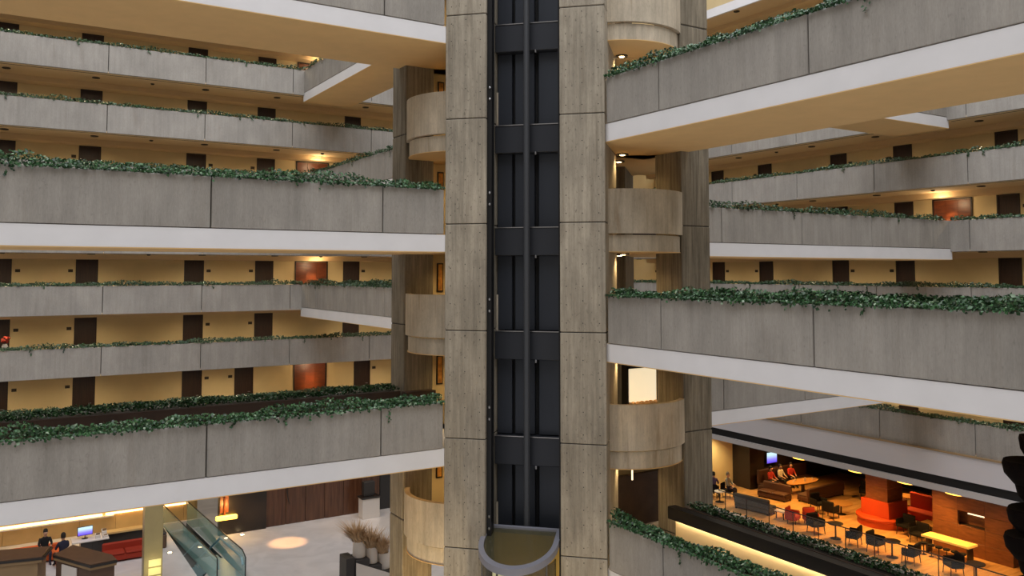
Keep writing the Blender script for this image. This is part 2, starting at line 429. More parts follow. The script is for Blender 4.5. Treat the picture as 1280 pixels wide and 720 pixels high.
for k in range(-3, 5):
    zf = FL(k); zc = FL(k + 1) - .11
    odd = k % 2 == 1
    for i, (x, s) in enumerate(LEFT_DOORS):
        if k == -3 and i == 1: x = 11.02
        if k == -3 and i == 0: x = 17.6
        place_door((x, WY, zf), 0, 'left', k, i)
        if i < 6:
            place_sign((x + (DW + .28 if s > 0 else -.26), WY, zf + 1.86), 0, 'left', k, i)
            place_downlight((x + DW / 2, 43.3, zc), 'left', k, i)
    for x, w_ in ((6.4, 'third and fourth'), (14.9, 'first and second')):
        tag(link('smoke_detector', SMOKE, None, (x, 43.3, zc)), f'small round smoke detector between the {w_} doors, left gallery, {ORD[k]} storey', 'detector', f'smoke detectors, left gallery, {ORD[k]} storey')
    for i, (y, s) in enumerate(RIGHT_DOORS):
        place_door((WX, y + DW, zf), R(-90), 'right', k, i)
        place_sign((WX, y + (DW + .28 if s > 0 else -.26), zf + 1.86), R(-90), 'right', k, i)
        if i < 6: place_downlight((35.1, y + DW / 2, zc), 'right', k, i)
    for y, w_ in ((21.5, 'fourth and fifth'), (30.1, 'second and third')):
        tag(link('smoke_detector', SMOKE, None, (35.1, y, zc)), f'small round smoke detector between the {w_} doors, right gallery, {ORD[k]} storey', 'detector', f'smoke detectors, right gallery, {ORD[k]} storey')
    if odd: wood_panel((14.1, WY, zf), 0, k, 'left')
    else: wood_panel((WX, 22.8, zf), R(-90), k, 'right')

# ------------------------------------------------------------------ bridges
def bridge(axis, k, a0, a1, f0, f1, first, step, label, per_m=520, ext=0.0, size=0.066, ivy_label='', rear_led=False, rear_a1=None, m='concrete', seed=1, far=False, hgt=0.28):
    b = tag(empty('bridge'), label, 'bridge', kind='structure')
    zf = FL(k)
    box('slab', *frame_box(axis, a0, f0 + .015, BOT(k) + .02, a1 + ext, f1 - .015, zf), 'slab_white', b)
    box('soffit', *frame_box(axis, a0, f0 + .015, BOT(k), a1 + ext, f1 - .015, BOT(k) + .018), 'soffit', b)
    parapet(b, axis, f0, -1, joints(a0, a1, first, step), zf + .015, TOP(k), m)
    ra1 = rear_a1 if rear_a1 is not None else a1
    parapet(b, axis, f1, 1, joints(a0, ra1, first, step), zf + .015, TOP(k), m)
    if rear_led:
        # lowest right bridge: planter box overhangs a washed wall on the walkway side
        box('washed_wall', *frame_box(axis, a0, f1 - .53, zf + .01, ra1 + .3, f1 - .505, TOP(k) - .05), 'ceiling_cream', b)
        box('planter_box', *frame_box(axis, a0, f1 - .80, TOP(k) - .33, ra1 + .3, f1 - .535, TOP(k) - .02), 'black_metal', b)
        box('led_strip', *frame_box(axis, a0, f1 - .62, TOP(k) - .36, ra1 + .3, f1 - .58, TOP(k) - .332), 'led_cream', b)
    vec = (lambda a, f: (a, f)) if axis == 'x' else (lambda a, f: (f, a))
    im = 'ivy_far' if far else 'ivy_near'
    ia = .6 if far else 0.0
    ivy('ivy', vec(a0, f0), vec(a1 - ia, f0), vec(0, -1), TOP(k), per_m, size, 'trailing ivy on the front planter of the ' + ivy_label, im, height=hgt, drop=0.13, seed=seed)
    ivy('ivy', vec(a0, f1), vec(ra1 - ia, f1), vec(0, 1), TOP(k), per_m * (.5 if rear_led else .8), size, 'low ivy on the rear planter of the ' + ivy_label, im, height=hgt * (0.4 if rear_led else 0.65), drop=0.10, seed=seed + 500)
    return b

LB = {2: 'topmost', 0: 'middle', -2: 'lowest'}
for k in (2, 0, -2):
    bridge('x', k, -9.0, 10.0, 19.47, 22.65, 4.15, 4.13, f'{LB[k]} of the long concrete bridges running left from the lift tower', ivy_label=f'{LB[k]} bridge left of the lift tower', seed=10 + k, ext=2.0)
for k in (2, 0, -2):
    tag(MB().cbox((10.02, 21.8, FL(k)), (10.95, 22.12, TOP(k) - .02), .01).build('planter_end_box', 'planter_brown'), f'dark brown planter end box against the square pillar, {ORD[k]} storey', 'planter', 'planter end boxes')
RB = {1: 'topmost', -1: 'middle', -3: 'lowest'}
for k in (1, -1, -3):
    bridge('y', k, 1.5, 16.55, 13.05, 16.05, 14.6, 4.2, f'{RB[k]} of the long concrete bridges coming forward right of the lift tower', ivy_label=f'{RB[k]} bridge right of the lift tower', rear_led=k == -3, seed=30 + k, per_m=620, ext=2.0)
for k in (3, 1, -1):
    bridge('y', k, 25.0, GY + .13, 13.45, 16.0, 27.2, 4.2, f'far concrete bridge joining the left gallery to the lift tower, {ORD[k]} storey', per_m=170, size=.085, ivy_label=f'far bridge to the left gallery, {ORD[k]} storey', seed=50 + k, far=True)
for k in (2, 0, -2):
    bridge('x', k, 18.4, GX + .13, 20.0, 22.5, 20.6, 4.0, f'far concrete bridge joining the right gallery to the lift tower, {ORD[k]} storey', per_m=190, size=.085, ivy_label=f'far bridge to the right gallery, {ORD[k]} storey', seed=70 + k, far=True)

# ------------------------------------------------------------------ lift tower
TW = 4.18
T0 = (10.02, 19.47)
tower = tag(empty('lift_tower', (T0[0], T0[1], 0), R(-45)), 'tall board-marked concrete lift tower with a dark shaft between two columns', 'tower', kind='structure')
ZL, ZH = LOBBY, 15.0
jz = [ZL] + [1.265 + H * k for k in range(-4, 5)] + [ZH]
jz = [z for z in jz if z <= ZH]
def tower_column(x0, x1, depth):
    c = empty('column'); c.parent = tower
    for a, b in zip(jz[:-1], jz[1:]):
        MB().cbox((x0, 0, a + .012), (x1, depth, b - .012), .015).build('concrete_block', 'concrete_tower', c)
    MB().box((x0 + .02, .02, ZL), (x1 - .02, depth - .02, ZH)).build('joint_core', 'joint', c)
    th = MB()
    for a, b in zip(jz[:-1], jz[1:]):
        for fx in (.14, .5, .86):
            for i in range(6):
                z = a + (b - a) * (i + .5) / 6
                if fx == .5 and i % 2: z += .1
                x = x0 + (x1 - x0) * fx
                th.add([(x + .015 * math.cos(t), -.003, z + .015 * math.sin(t)) for t in [q * math.pi / 3 for q in range(6)]], [tuple(range(6))])
    tag(th.build('tie_holes', 'joint', c), kind='stuff')
tower_column(0, 1.095, 2.6)
tower_column(3.03, TW, 2.6)
# shaft between the columns
MB().box((1.095, 1.35, ZL), (3.03, 1.5, ZH)).build('shaft_back', 'shaft_back', tower)
for k in range(-4, 6):
    z0, z1 = 1.22 + H * k, 1.22 + H * (k + 1) - .76
    for a, b in ((1.11, 1.52), (1.60, 2.14), (2.25, 2.82), (2.93, 3.02)):
        MB().cbox((a, 1.18, z0), (b, 1.34, z1), .012).build('shaft_panel', 'shaft_panel', tower)
    MB().cbox((1.10, .92, z1), (3.025, 1.34, z1 + .74), .015).build('shaft_beam', 'shaft_beam', tower)
    MB().box((1.10, .90, z1 + .735), (3.025, .935, z1 + .755)).build('beam_edge', 'steel', tower)
    MB().lathe([(.03, -.05), (.03, .02), (.015, .03)], (2.22, .90, z1 - .02), 8).build('beam_bracket', 'steel', tower)
MB().box((1.10, .12, ZL), (1.22, .40, ZH)).build('guide_rail', 'black_metal', tower)
MB().box((2.97, .12, ZL), (3.03, .40, ZH)).build('guide_rail', 'black_metal', tower)
MB().tube([(2.02, .72, ZL), (2.02, .72, ZH)], .085, 12).build('hoist_ram', 'cable_steel', tower)
for k in range(-4, 5):
    for dz in (0.15, 0.45):
        MB().lathe([(.02, 0), (.03, .03), (.02, .06)], (1.17, .11, FL(k) + dz + .6), 8).build('rail_stud', 'steel', tower)
# rear lift block, back wall and square rear pillars
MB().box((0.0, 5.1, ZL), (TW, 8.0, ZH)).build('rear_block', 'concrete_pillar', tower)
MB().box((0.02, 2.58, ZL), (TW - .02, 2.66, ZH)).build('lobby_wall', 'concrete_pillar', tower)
def pillar(x0, y0, s, lab):
    p = tag(empty('pillar', (x0, y0, 0)), lab, 'pillar', kind='structure')
    for a, b in zip(jz[:-1], jz[1:]):
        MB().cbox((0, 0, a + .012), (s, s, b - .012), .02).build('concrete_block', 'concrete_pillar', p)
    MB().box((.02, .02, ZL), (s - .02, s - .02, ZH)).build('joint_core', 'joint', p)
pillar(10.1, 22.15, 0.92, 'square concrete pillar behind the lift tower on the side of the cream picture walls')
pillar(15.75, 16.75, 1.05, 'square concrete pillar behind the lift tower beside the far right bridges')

ARC_R, ARC_L = (14.72, 18.1), (11.6, 21.22)
RAD = 1.72
def arc(c, r, t0, t1, n=28): return [(c[0] + r * math.cos(R(t0 + (t1 - t0) * i / n)), c[1] + r * math.sin(R(t0 + (t1 - t0) * i / n))) for i in range(n + 1)]
LOBBY_POLY = [(11.2, 22.02), (15.22, 18.0), (16.2, 17.3), (18.4, 19.5), (18.4, 22.4), (16.0, 25.0), (13.4, 25.0), (10.6, 22.6)]
for k in range(-3, 4):
    s = tag(empty('lift_lobby'), f'lift lobby slab inside the tower, {ORD[k]} storey above the lobby', 'slab', 'lift lobby slabs', 'structure')
    MB().prism(LOBBY_POLY, BOT(k) + .02, FL(k)).build('slab', 'concrete_drum', s)
    MB().prism(LOBBY_POLY, BOT(k), BOT(k) + .02).build('soffit', 'soffit', s)
    # rounded balcony on the side that has no bridge
    left = k % 2 == 1
    c, t0, t1 = (ARC_L, 120, 300) if left else (ARC_R, 150, 345)
    d = tag(empty('round_balcony'), f'rounded concrete balcony {"left" if left else "right"} of the lift shaft, {ORD[k]} storey above the lobby', 'balcony', f'rounded balconies {"left" if left else "right"} of the lift shaft', 'structure')
    MB().wall(arc(c, RAD, t0, t1), arc(c, RAD - .14, t0, t1), FL(k) + .02, TOP(k)).build('parapet', 'concrete_drum', d, smooth=True)
    MB().prism([c] + arc(c, RAD - .08, t0, t1), BOT(k) + .02, FL(k) - .02).build('slab_edge', 'concrete_drum', d, smooth=True)
    MB().prism([c] + arc(c, RAD - .06, t0, t1), BOT(k), BOT(k) + .018).build('soffit', 'soffit', d)
    # ceiling downlights of the lift lobby
    for (x, y), wh in zip(((14.75, 18.0), (15.6, 19.2), (16.4, 20.6), (11.7, 21.4), (12.7, 22.4)), ('at the plain pillar end', 'second from the plain pillar', 'in the middle', 'at the picture wall end', 'second from the picture wall')):
        e = tag(link('downlight', DL_RING, None, (x, y, BOT(k))), f'small lit lift lobby downlight {wh}, under the {ORD[k]} storey', 'downlight', f'lit lift lobby downlights under the {ORD[k]} storey')
        MB().lathe([(.075, -.03), (.06, -.045)], n=10).build('bulb', 'lamp_warm', e)
        if (x, y) in ((14.75, 18.0), (11.7, 21.4), (16.4, 20.6)):
            light('lobby_downlight_lamp', 'SPOT', (0, 0, -.08), 75, (1.0, 0.70, 0.33), parent=e, spot_size=R(150), spot_blend=1.0, shadow_soft_size=0.07)
    # cream picture wall beside the left pillar
    wl = tag(box('wall_lobby', (11.02, 22.62, FL(k)), (13.4, 22.75, BOT(k + 1)), 'wall_cream'), f'cream lift lobby wall with a picture, {ORD[k]} storey', 'wall', 'lift lobby walls', 'structure')
    pe = tag(empty('framed_picture', (11.47, 22.62, FL(k) + 1.62)), f'narrow framed orange picture on the cream lift lobby wall, {ORD[k]} storey', 'picture', 'framed pictures in the lift lobbies')
    MB().box((-.10, -.04, -.43), (.10, -.0, .43)).build('frame', 'black_metal', pe)
    MB().box((-.07, -.045, -.39), (.07, -.04, .39)).build('canvas', 'panel_wood', pe)
mat('picture_glow', (0.75, 0.30, 0.05), 0.5, var=0.5, scale=5)
for o in bpy.data.objects:
    if o.name.startswith('canvas'): o.data.materials[0] = MATS['picture_glow']

# display case on the lift lobby of the second storey
mat('case_glow', (0.95, 0.85, 0.65), 0.6, emit=(1.0, 0.83, 0.55), es=0.75)
e = tag(empty('display_case', (15.45, 18.7, FL(-2))), 'lit cream display case with dark frame standing behind a rounded balcony', 'display case')
MB().box((.0, .0, 0), (1.25, .22, .72)).build('plinth', 'door_wood', e)
MB().box((.03, .16, .72), (1.22, .21, 1.78)).build('lit_back', 'case_glow', e)
fr = MB(); fr.box((-.03, -.02, .72), (.03, .22, 1.85)); fr.box((1.22, .12, .72), (1.27, .22, 1.85)); fr.box((-.02, -.02, 1.78), (1.27, .22, 1.95)); fr.build('frame', 'black_metal', e)
mat('sand_orange', (0.8, 0.42, 0.18), 0.7, var=0.4, scale=9)
mb = MB()
for i in range(7): mb.lathe([(.10, 0), (.09, .06), (.04, .10)], (.12 + i * .165, .07 + .02 * (i % 2), .72), 8)
mb.build('shell_row', 'sand_orange', e)
# dark wall and short hanging rod below it, at the foot of the tower
tag(box('wall_service', (14.4, 19.0, FL(-3)), (17.2, 19.15, FL(-3) + 1.45), 'planter_brown'), 'dark low service wall in the lowest lift lobby', 'wall', kind='structure')
tag(box('wall_service_upper', (14.4, 19.17, FL(-3)), (17.2, 19.25, BOT(-2)), 'wall_dim'), 'dim cream wall above the dark service wall', 'wall', kind='structure')
e = tag(empty('pendant_rod', (14.35, 17.2, BOT(-2))), 'short bright glass rod hanging below a rounded balcony', 'lamp')
MB().tube([(0, 0, 0), (0, 0, -.12)], .03, 8).build('mount', 'black_metal', e); MB().tube([(0, 0, -.12), (0, 0, -.42)], .022, 8).build('rod', 'lamp_soft', e)

# ------------------------------------------------------------------ glass lift car (tower coordinates)
mat('car_glass', (0.075, 0.07, 0.04), 0.1, alpha=0.62)
mat('car_wall', (0.72, 0.50, 0.16), 0.5)
mat('car_floor', (0.16, 0.14, 0.08), 0.6)
mat('car_light', (1, 0.95, 0.6), 0.5, emit=(1, 0.92, 0.5), es=2.6)
car = empty('lift_car', (T0[0], T0[1], 0), R(-45))
tag(car, 'glass lift car with a grey half-round rim and warm lit interior', 'lift')
CX, CW = 1.98, 1.0
def dshape(w_, yb, yf, n=22):
    ang = [math.pi + math.pi * i / n for i in range(n + 1)]
    return [(CX + w_ * math.cos(t), -.05 + (yf + .05) * -math.sin(t)) for t in ang] + [(CX + w_, yb), (CX - w_, yb)]
yb, yf = .55, -1.2
def incl(y): return -6.55 + (y - yb) / (yb - yf) * .50
outer = dshape(CW, yb, yf); inner = dshape(CW - .13, yb - .07, yf + .15)
n = len(outer)
rim = MB()
vs = [(p[0], p[1], incl(p[1]) + .06) for p in outer] + [(p[0], p[1], incl(p[1]) + .06) for p in inner] + [(p[0], p[1], incl(p[1]) - .10) for p in outer] + [(p[0], p[1], incl(p[1]) - .10) for p in inner]
fs = []
for i in range(n):
    j = (i + 1) % n
    fs += [(i, j, n + j, n + i), (2 * n + j, 2 * n + i, 3 * n + i, 3 * n + j), (2 * n + i, 2 * n + j, j, i), (n + i, n + j, 3 * n + j, 3 * n + i)]
rim.add(vs, fs).build('rim', 'rim_grey', car, smooth=True)
MB().prism(inner, [incl(p[1]) - .01 for p in inner], [incl(p[1]) + .01 for p in inner]).build('roof_glass', 'car_glass', car)
body = dshape(CW - .06, yb - .02, yf + .07)
MB().wall(body[:-2], [(CX + (p[0] - CX) * .97, p[1] * .97) for p in body[:-2]], -9.4, -7.05).build('bubble_glass', 'car_glass', car, smooth=True)
MB().box((CX - CW + .05, yb - .06, -9.4), (CX + CW - .05, yb, -6.65)).build('back_panel', 'car_wall', car)
MB().prism(body, -9.5, -9.38).build('floor_plate', 'car_floor', car)
for x0, y0, x1, y1 in ((-.5, -.75, -.12, -.45), (-.08, -.86, .2, -.62)):
    MB().box((CX + x0, y0, -7.35), (CX + x1, y1, -7.2)).build('ceiling_lamp', 'car_light', car)
for a in (-60, -20, 20, 60):
    x, y = CX + (CW - .08) * math.sin(R(a)), -.05 - (1.05) * math.cos(R(a))
    MB().tube([(x, y, -9.4), (x, y, incl(y) - .1)], .025, 6).build('mullion', 'rim_grey', car)
light('car_lamp', 'POINT', (CX, -.3, -8.4), 22, (1, .72, .25), parent=car, shadow_soft_size=.15)

# ------------------------------------------------------------------ people
mat('skin', (0.55, 0.32, 0.22), 0.6); mat('hair_dark', (0.015, 0.011, 0.009), 0.7); mat('hair_grey', (0.25, 0.22, 0.2), 0.7)
mat('cloth_black', (0.014, 0.014, 0.016), 0.9); mat('cloth_navy', (0.02, 0.02, 0.045), 0.9); mat('cloth_grey', (0.30, 0.32, 0.31), 0.9)
mat('cloth_red', (0.45, 0.03, 0.02), 0.9); mat('cloth_white', (0.6, 0.56, 0.5), 0.9); mat('cloth_purple', (0.10, 0.06, 0.12), 0.9)
def person(loc, rz, label, top, legs, hair='hair_dark', lean=0.0, turn=0.0, group=None, size=1.0):
    """seated figure facing local +Y, floor at z = 0, seat at 0.45"""
    V, E, Rr, K = [], [], [], []
    def v(p, r, kind, par=None):
        V.append(p); Rr.append(r); K.append(kind)
        if par is not None: E.append((par, len(V) - 1))
        return len(V) - 1
    L = lambda x, y, z: (x, y + lean * (z - .5), z)
    pel = v(L(0, 0, .56), .15, 'legs')
    sp = v(L(0, -.02, .74), .135, 'top', pel); ch = v(L(0, 0, .95), .15, 'top', sp); nb = v(L(0, .0, 1.08), .075, 'top', ch)
    nk = v(L(0, .02, 1.15), .055, 'skin', nb); hd = v(L(turn * .01, .045, 1.25), .088, 'skin', nk); hd2 = v(L(turn * .01, .04, 1.34), .075, 'skin', hd)
    v(L(turn * .03, .145, 1.24), .016, 'skin', hd)
    for s in (-1, 1):
        v(L(s * .09, .03, 1.25), .014, 'skin', hd)
        hp = v((s * .10, .06, .55), .095, 'legs', pel); kn = v((s * .13, .46, .53), .068, 'legs', hp); an = v((s * .12, .42, .11), .045, 'legs', kn); v((s * .13, .58, .05), .04, 'legs', an)
        sh = v(L(s * .18, 0, 1.03), .065, 'top', ch); el = v(L(s * .245, .10, .80), .05, 'top', sh); wr = v((s * .14, .34, .72), .032, 'skin', el)
        pm = v((s * .11, .40, .715), .03, 'skin', wr)
        for q, ln in ((-.03, .062), (-.01, .075), (.011, .07), (.03, .055)):
            f1 = v((s * .10 + q, .40 + ln * .6, .715), .009, 'skin', pm); v((s * .10 + q * 1.1, .40 + ln, .695), .008, 'skin', f1)
        v((s * .065, .40, .735), .010, 'skin', pm)
    me = bpy.data.meshes.new('p'); me.from_pydata(V, E, [])
    ob = bpy.data.objects.new('p', me); COL.objects.link(ob)
    md = ob.modifiers.new('s', 'SKIN'); md.use_smooth_shade = True
    for i, sv in enumerate(me.skin_vertices[0].data): sv.radius = (Rr[i], Rr[i] * (.78 if K[i] == 'top' and Rr[i] > .1 else 1)); sv.use_root = i == 0
    sb = ob.modifiers.new('d', 'SUBSURF'); sb.levels = sb.render_levels = 1
    dg = bpy.context.evaluated_depsgraph_get()
    nm = bpy.data.meshes.new_from_object(ob.evaluated_get(dg)); bpy.data.objects.remove(ob)
    nm.materials.clear()
    for mname in (top, legs, 'skin'): nm.materials.append(MATS[mname])
    pv = np.array(V)
    for p in nm.polygons:
        k = K[int(np.argmin(((pv - np.array(p.center)) ** 2).sum(1) - np.array(Rr) ** 2))]
        p.material_index = {'top': 0, 'legs': 1, 'skin': 2}[k]; p.use_smooth = True
    o = link('person', nm, None, loc); o.rotation_euler.z = rz; o.scale = (size,) * 3
    tag(o, label, 'person', group)
    hy = L(0, .02, 1.33)
    MB().lathe([(.098, -.10), (.105, -.02), (.098, .05), (.06, .10), (.01, .115)], (hy[0], hy[1] - .015, hy[2]), 12, 0.88, 1.0).build('hair', hair, o, smooth=True)
    return o

# ------------------------------------------------------------------ lobby, left: lounge, desk, escalator
mat('veneer_gold', (0.70, 0.48, 0.20), 0.45, var=0.08, scale=1.5)
wood('veneer_brown', (0.075, 0.03, 0.016), (0.14, 0.062, 0.032), 0.16, 2.0, (4, 4, .3))
mat('orange_fabric', (0.62, 0.12, 0.025), 0.8); mat('red_fabric', (0.36, 0.03, 0.010), 0.8)
mat('brown_top', (0.105, 0.058, 0.036), 0.5, var=0.1, scale=3); mat('tan_panel', (0.30, 0.20, 0.10), 0.6, var=0.08, scale=2)
mat('white_lacquer', (0.78, 0.74, 0.70), 0.35); mat('dark_lacquer', (0.018, 0.015, 0.014), 0.3)
mat('charcoal', (0.035, 0.033, 0.033), 0.55)

lw = tag(empty('wall_lounge'), 'gold veneer wall with a light strip behind the lobby lounge', 'wall', kind='structure')
x = -4.0
while x < 9.0:
    MB().cbox((x + .008, 46.4, LOBBY), (min(x + 1.6, 9.4) - .008, 46.5, LOBBY + 1.42), .01).build('panel', 'veneer_gold', lw); x += 1.6
MB().box((-9, 46.5, LOBBY), (9.5, 46.7, FL(-3) - .2)).build('backing', 'veneer_gold', lw)
MB().box((-9, 46.12, LOBBY + .76), (5.5, 46.38, LOBBY + .82)).build('shelf', 'white_lacquer', lw)
for a, b in ((-9, 5.0), (5.15, 8.9)):
    MB().box((a, 46.30, LOBBY + .84), (b, 46.385, LOBBY + .91)).build('light_strip', 'led_strip', lw)
tag(box('ceiling_lounge', (-9, GY + .5, FL(-3) - .35), (GX, 52, FL(-3) - .12), 'ceiling_cream'), 'cream ceiling of the lobby lounge under the galleries', 'ceiling', kind='structure')
tag(box('wall_lobby_dark', (9.75, 42.75, LOBBY), (12.05, 43.0, FL(-3) - .12), 'dark_lacquer'), 'dark lacquered lobby wall with an amber wall lamp', 'wall', kind='structure')
vw = tag(empty('wall_lobby_veneer'), 'brown veneered lobby wall of tall panels', 'wall', kind='structure')
for i in range(6):
    MB().cbox((12.07 + i * 1.02, 42.9, LOBBY), (13.07 + i * 1.02, 43.05, FL(-3) - .12), .01).build('panel', 'veneer_brown', vw)
tag(box('wall_lobby_grey', (18.22, 42.9, LOBBY), (33.9, 43.05, FL(-3) - .12), 'charcoal'), 'dark grey lobby wall beyond the veneer panels', 'wall', kind='structure')

for x in (0.5, 3.5, 6.5): light('lounge_fill', 'SPOT', (x, 44.6, FL(-3) - .45), 260, (1, .72, .36), rot=(R(14), 0, 0), spot_size=R(95), spot_blend=.8, shadow_soft_size=.1)  # fill spots added to brighten the gold wall, no fixtures
# amber wall lamp
e = tag(empty('wall_lamp', (9.95, 42.74, LOBBY)), 'amber wall lamp with tall stem and glowing bar on the dark wall', 'lamp')
MB().box((-.16, -.03, 1.1), (.24, 0, 3.2)).build('backplate', 'panel_wood', e)
MB().tube([(0.04, -.08, .95), (0.04, -.08, 2.3)], .05, 8).build('stem', 'panel_wood', e)
MB().cbox((-.38, -.28, .78), (.62, -.06, .98), .03).build('glowing_bar', 'lamp_amber', e)
light('wall_lamp_light', 'POINT', (.12, -.5, 1.4), 60, (1, .55, .15), parent=e, shadow_soft_size=.1)
# hanging pull on the veneer wall
e = tag(empty('bell_pull', (13.05, 42.7, LOBBY)), 'dark cord hanging down the brown veneer wall', 'cord')
MB().tube([(0, 0, 3.0), (0, 0, 2.2), (.05, 0, 1.4), (.16, 0, 1.05)], .022, 6).build('cord', 'black_metal', e)
MB().lathe([(.06, 0), (.09, .1), (.07, .3), (.02, .34)], (0, 0, 2.1), 8).build('weight', 'black_metal', e)

def sofa(loc, rz, L_, m, label, back=.75, cat='sofa', seats=2, group=None):
    e = tag(empty('sofa', loc, rz), label, cat, group)
    MB().cbox((0, -.75, .08), (L_, 0, .33), .03).build('base', m, e)
    for i in range(seats):
        MB().cbox((.02 + i * L_ / seats, -.78, .33), ((i + 1) * L_ / seats - .02, -.12, .42), .03).build('cushion', m, e)
    MB().cbox((0, -.14, .30), (L_, .06, back), .04).build('backrest', m, e)
    for x in (.05, L_ - .13):
        for y in (-.70, -.08): MB().box((x, y, 0), (x + .08, y + .08, .09)).build('leg', 'black_metal', e)
    return e
sofa((-4.0, 43.6, LOBBY), 0, 7.2, 'orange_fabric', 'long orange bench along the gold lounge wall', .62, 'bench', 5)
sofa((4.55, 42.0, LOBBY), 0, 1.75, 'red_fabric', 'red two-seat sofa beside the dark computer desk', .70)
person((2.35, 42.98, LOBBY - .03), R(190), 'person in a black coat seated on the orange bench reading', 'cloth_black', 'cloth_navy', lean=.12, size=1.06)
person((3.0, 41.8, LOBBY - .02), R(20), 'person in a dark jacket seated with back to the kiosks', 'cloth_navy', 'cloth_black', size=1.06)
e = tag(empty('lounge_stool', (3.0, 41.8, LOBBY)), 'red upholstered lounge stool under the person in a dark jacket', 'stool')
MB().lathe([(.22, .05), (.26, .1), (.27, .38), (.23, .42)], n=14).build('seat', 'red_fabric', e, smooth=True); MB().lathe([(.18, 0), (.18, .05)], n=14).build('base', 'black_metal', e)
for x in (.75, 1.55):
    e = tag(empty('magazine', (x, 43.15, LOBBY + .425), 0), 'dark magazine lying on the orange bench', 'magazine', 'magazines on the orange bench')
    MB().box((-.25, -.15, 0), (.25, .15, .015)).build('pages', 'cloth_white', e); MB().box((-.26, -.155, .015), (.26, .155, .02)).build('cover', 'planter_brown', e)

# computer desk with screen
e = tag(empty('computer_desk', (3.75, 42.55, LOBBY)), 'dark computer desk with pale top beside the red sofa', 'desk')
MB().box((0, 0, 0), (.95, .7, .72)).build('body', 'dark_lacquer', e)
MB().cbox((-.35, -.05, .72), (1.15, .75, .78), .01).build('desktop', 'white_lacquer', e)
MB().box((.04, -.015, .05), (.46, 0, .68)).build('door', 'charcoal', e); MB().box((.50, -.015, .05), (.92, 0, .68)).build('door', 'charcoal', e)
m, nt, b = nodes_of('screen_blue'); MATS['screen_blue'] = m
g = nt.nodes.new('ShaderNodeTexCoord'); sx = nt.nodes.new('ShaderNodeSeparateXYZ'); r = nt.nodes.new('ShaderNodeValToRGB')
nt.links.new(g.outputs['Generated'], sx.inputs[0]); nt.links.new(sx.outputs['Z'], r.inputs[0])
el = r.color_ramp.elements; el[0].color = (.12, .05, .75, 1); el[1].color = (.65, .9, 1, 1); el[1].position = .75
q = el.new(.35); q.color = (.3, .25, 1, 1)
b.inputs['Base Color'].default_value = (0, 0, 0, 1); nt.links.new(r.outputs[0], b.inputs['Emission Color']); b.inputs['Emission Strength'].default_value = 1.1
def screen(loc, rz, w_, h_, label, stand=True):
    e = tag(empty('monitor' if stand else 'television', loc, rz), label, 'monitor' if stand else 'television')
    z = .16 if stand else 0
    MB().cbox((-w_ / 2 - .02, 0, z - .02), (w_ / 2 + .02, .05, z + h_ + .02), .008).build('casing', 'black_metal', e)
    MB().box((-w_ / 2, -.006, z), (w_ / 2, 0, z + h_)).build('screen', 'screen_blue', e)
    if stand:
        MB().lathe([(.14, 0), (.13, .015)], (0, .03, 0), 12).build('foot', 'black_metal', e); MB().tube([(0, .03, .01), (0, .03, z + .05)], .02).build('stem', 'black_metal', e)
    return e
screen((3.95, 42.95, LOBBY + .78), R(8), .60, .36, 'desktop computer monitor with a bright blue screen on the dark desk')
for i, (x, y, h) in enumerate(((4.35, 42.65, .22), (4.65, 42.95, .30), (4.68, 42.58, .14))):
    e = tag(empty('brochure_stand', (x, y, LOBBY + .78), .2 * i), ['low pale brochure stand on the dark desk', 'tall pale brochure stand on the dark desk', 'smallest pale brochure box on the dark desk'][i], 'stand')
    MB().prism([(0, 0), (.2, 0), (.2, .12), (0, .12)], 0, [h * .6, h * .6, h, h]).build('holder', 'white_lacquer', e)
    MB().box((.02, .03, .02), (.18, .06, h * 1.05)).build('brochures', 'tan_panel', e)
sh = tag(empty('wall_ledge', (4.75, 43.6, LOBBY)), 'long low gold ledge with dark recess behind the red sofa', 'ledge')
MB().box((0, 0, .62), (1.9, .5, .70)).build('ledge_top', 'veneer_gold', sh); MB().box((.02, .1, 0), (1.88, .5, .62)).build('base', 'dark_lacquer', sh)

# check-in kiosks with brown tops
def kiosk(pts, zt, label, body_m, door_side=None):
    e = tag(empty('check_in_kiosk', (pts[0][0], pts[0][1], LOBBY)), label, 'kiosk')
    P = [(p[0] - pts[0][0], p[1] - pts[0][1]) for p in pts]
    cx = sum(p[0] for p in P) / len(P); cy = sum(p[1] for p in P) / len(P)
    sc = lambda f: [(cx + (p[0] - cx) * f, cy + (p[1] - cy) * f) for p in P]
    h = zt - LOBBY
    MB().prism(sc(.90), 0, h - .22).build('body', body_m, e)
    MB().prism(sc(.97), h - .22, h - .12).build('pale_trim', 'tan_panel', e)
    MB().prism(sc(1.0), h - .12, h - .03).build('edge_band', 'dark_lacquer', e)
    MB().prism(sc(.97), h - .03, h).build('counter_top', 'brown_top', e)
    return e
kiosk([(-2.0, 39.6), (2.1, 38.75), (2.5, 40.1), (-1.9, 41.4)], -11.28, 'long check-in kiosk with a brown top and tan sides', 'tan_panel')
k2 = kiosk([(2.42, 38.75), (3.58, 36.6), (4.55, 36.75), (4.45, 37.5), (3.2, 39.75)], -11.25, 'angled check-in kiosk with a brown top and a white front panel', 'brown_top')
d = Vector((3.58 - 2.42, 36.6 - 38.75, 0)).normalized()
nx, ny = -.88, -.475
q0 = (.12 + d.x * .45 + nx * .015, -.09 + d.y * .45 + ny * .015); q1 = (q0[0] + d.x * .95, q0[1] + d.y * .95)
MB().prism([q0, q1, (q1[0] + nx * .04, q1[1] + ny * .04), (q0[0] + nx * .04, q0[1] + ny * .04)], .03, 1.22).build('front_panel', 'white_lacquer', k2)

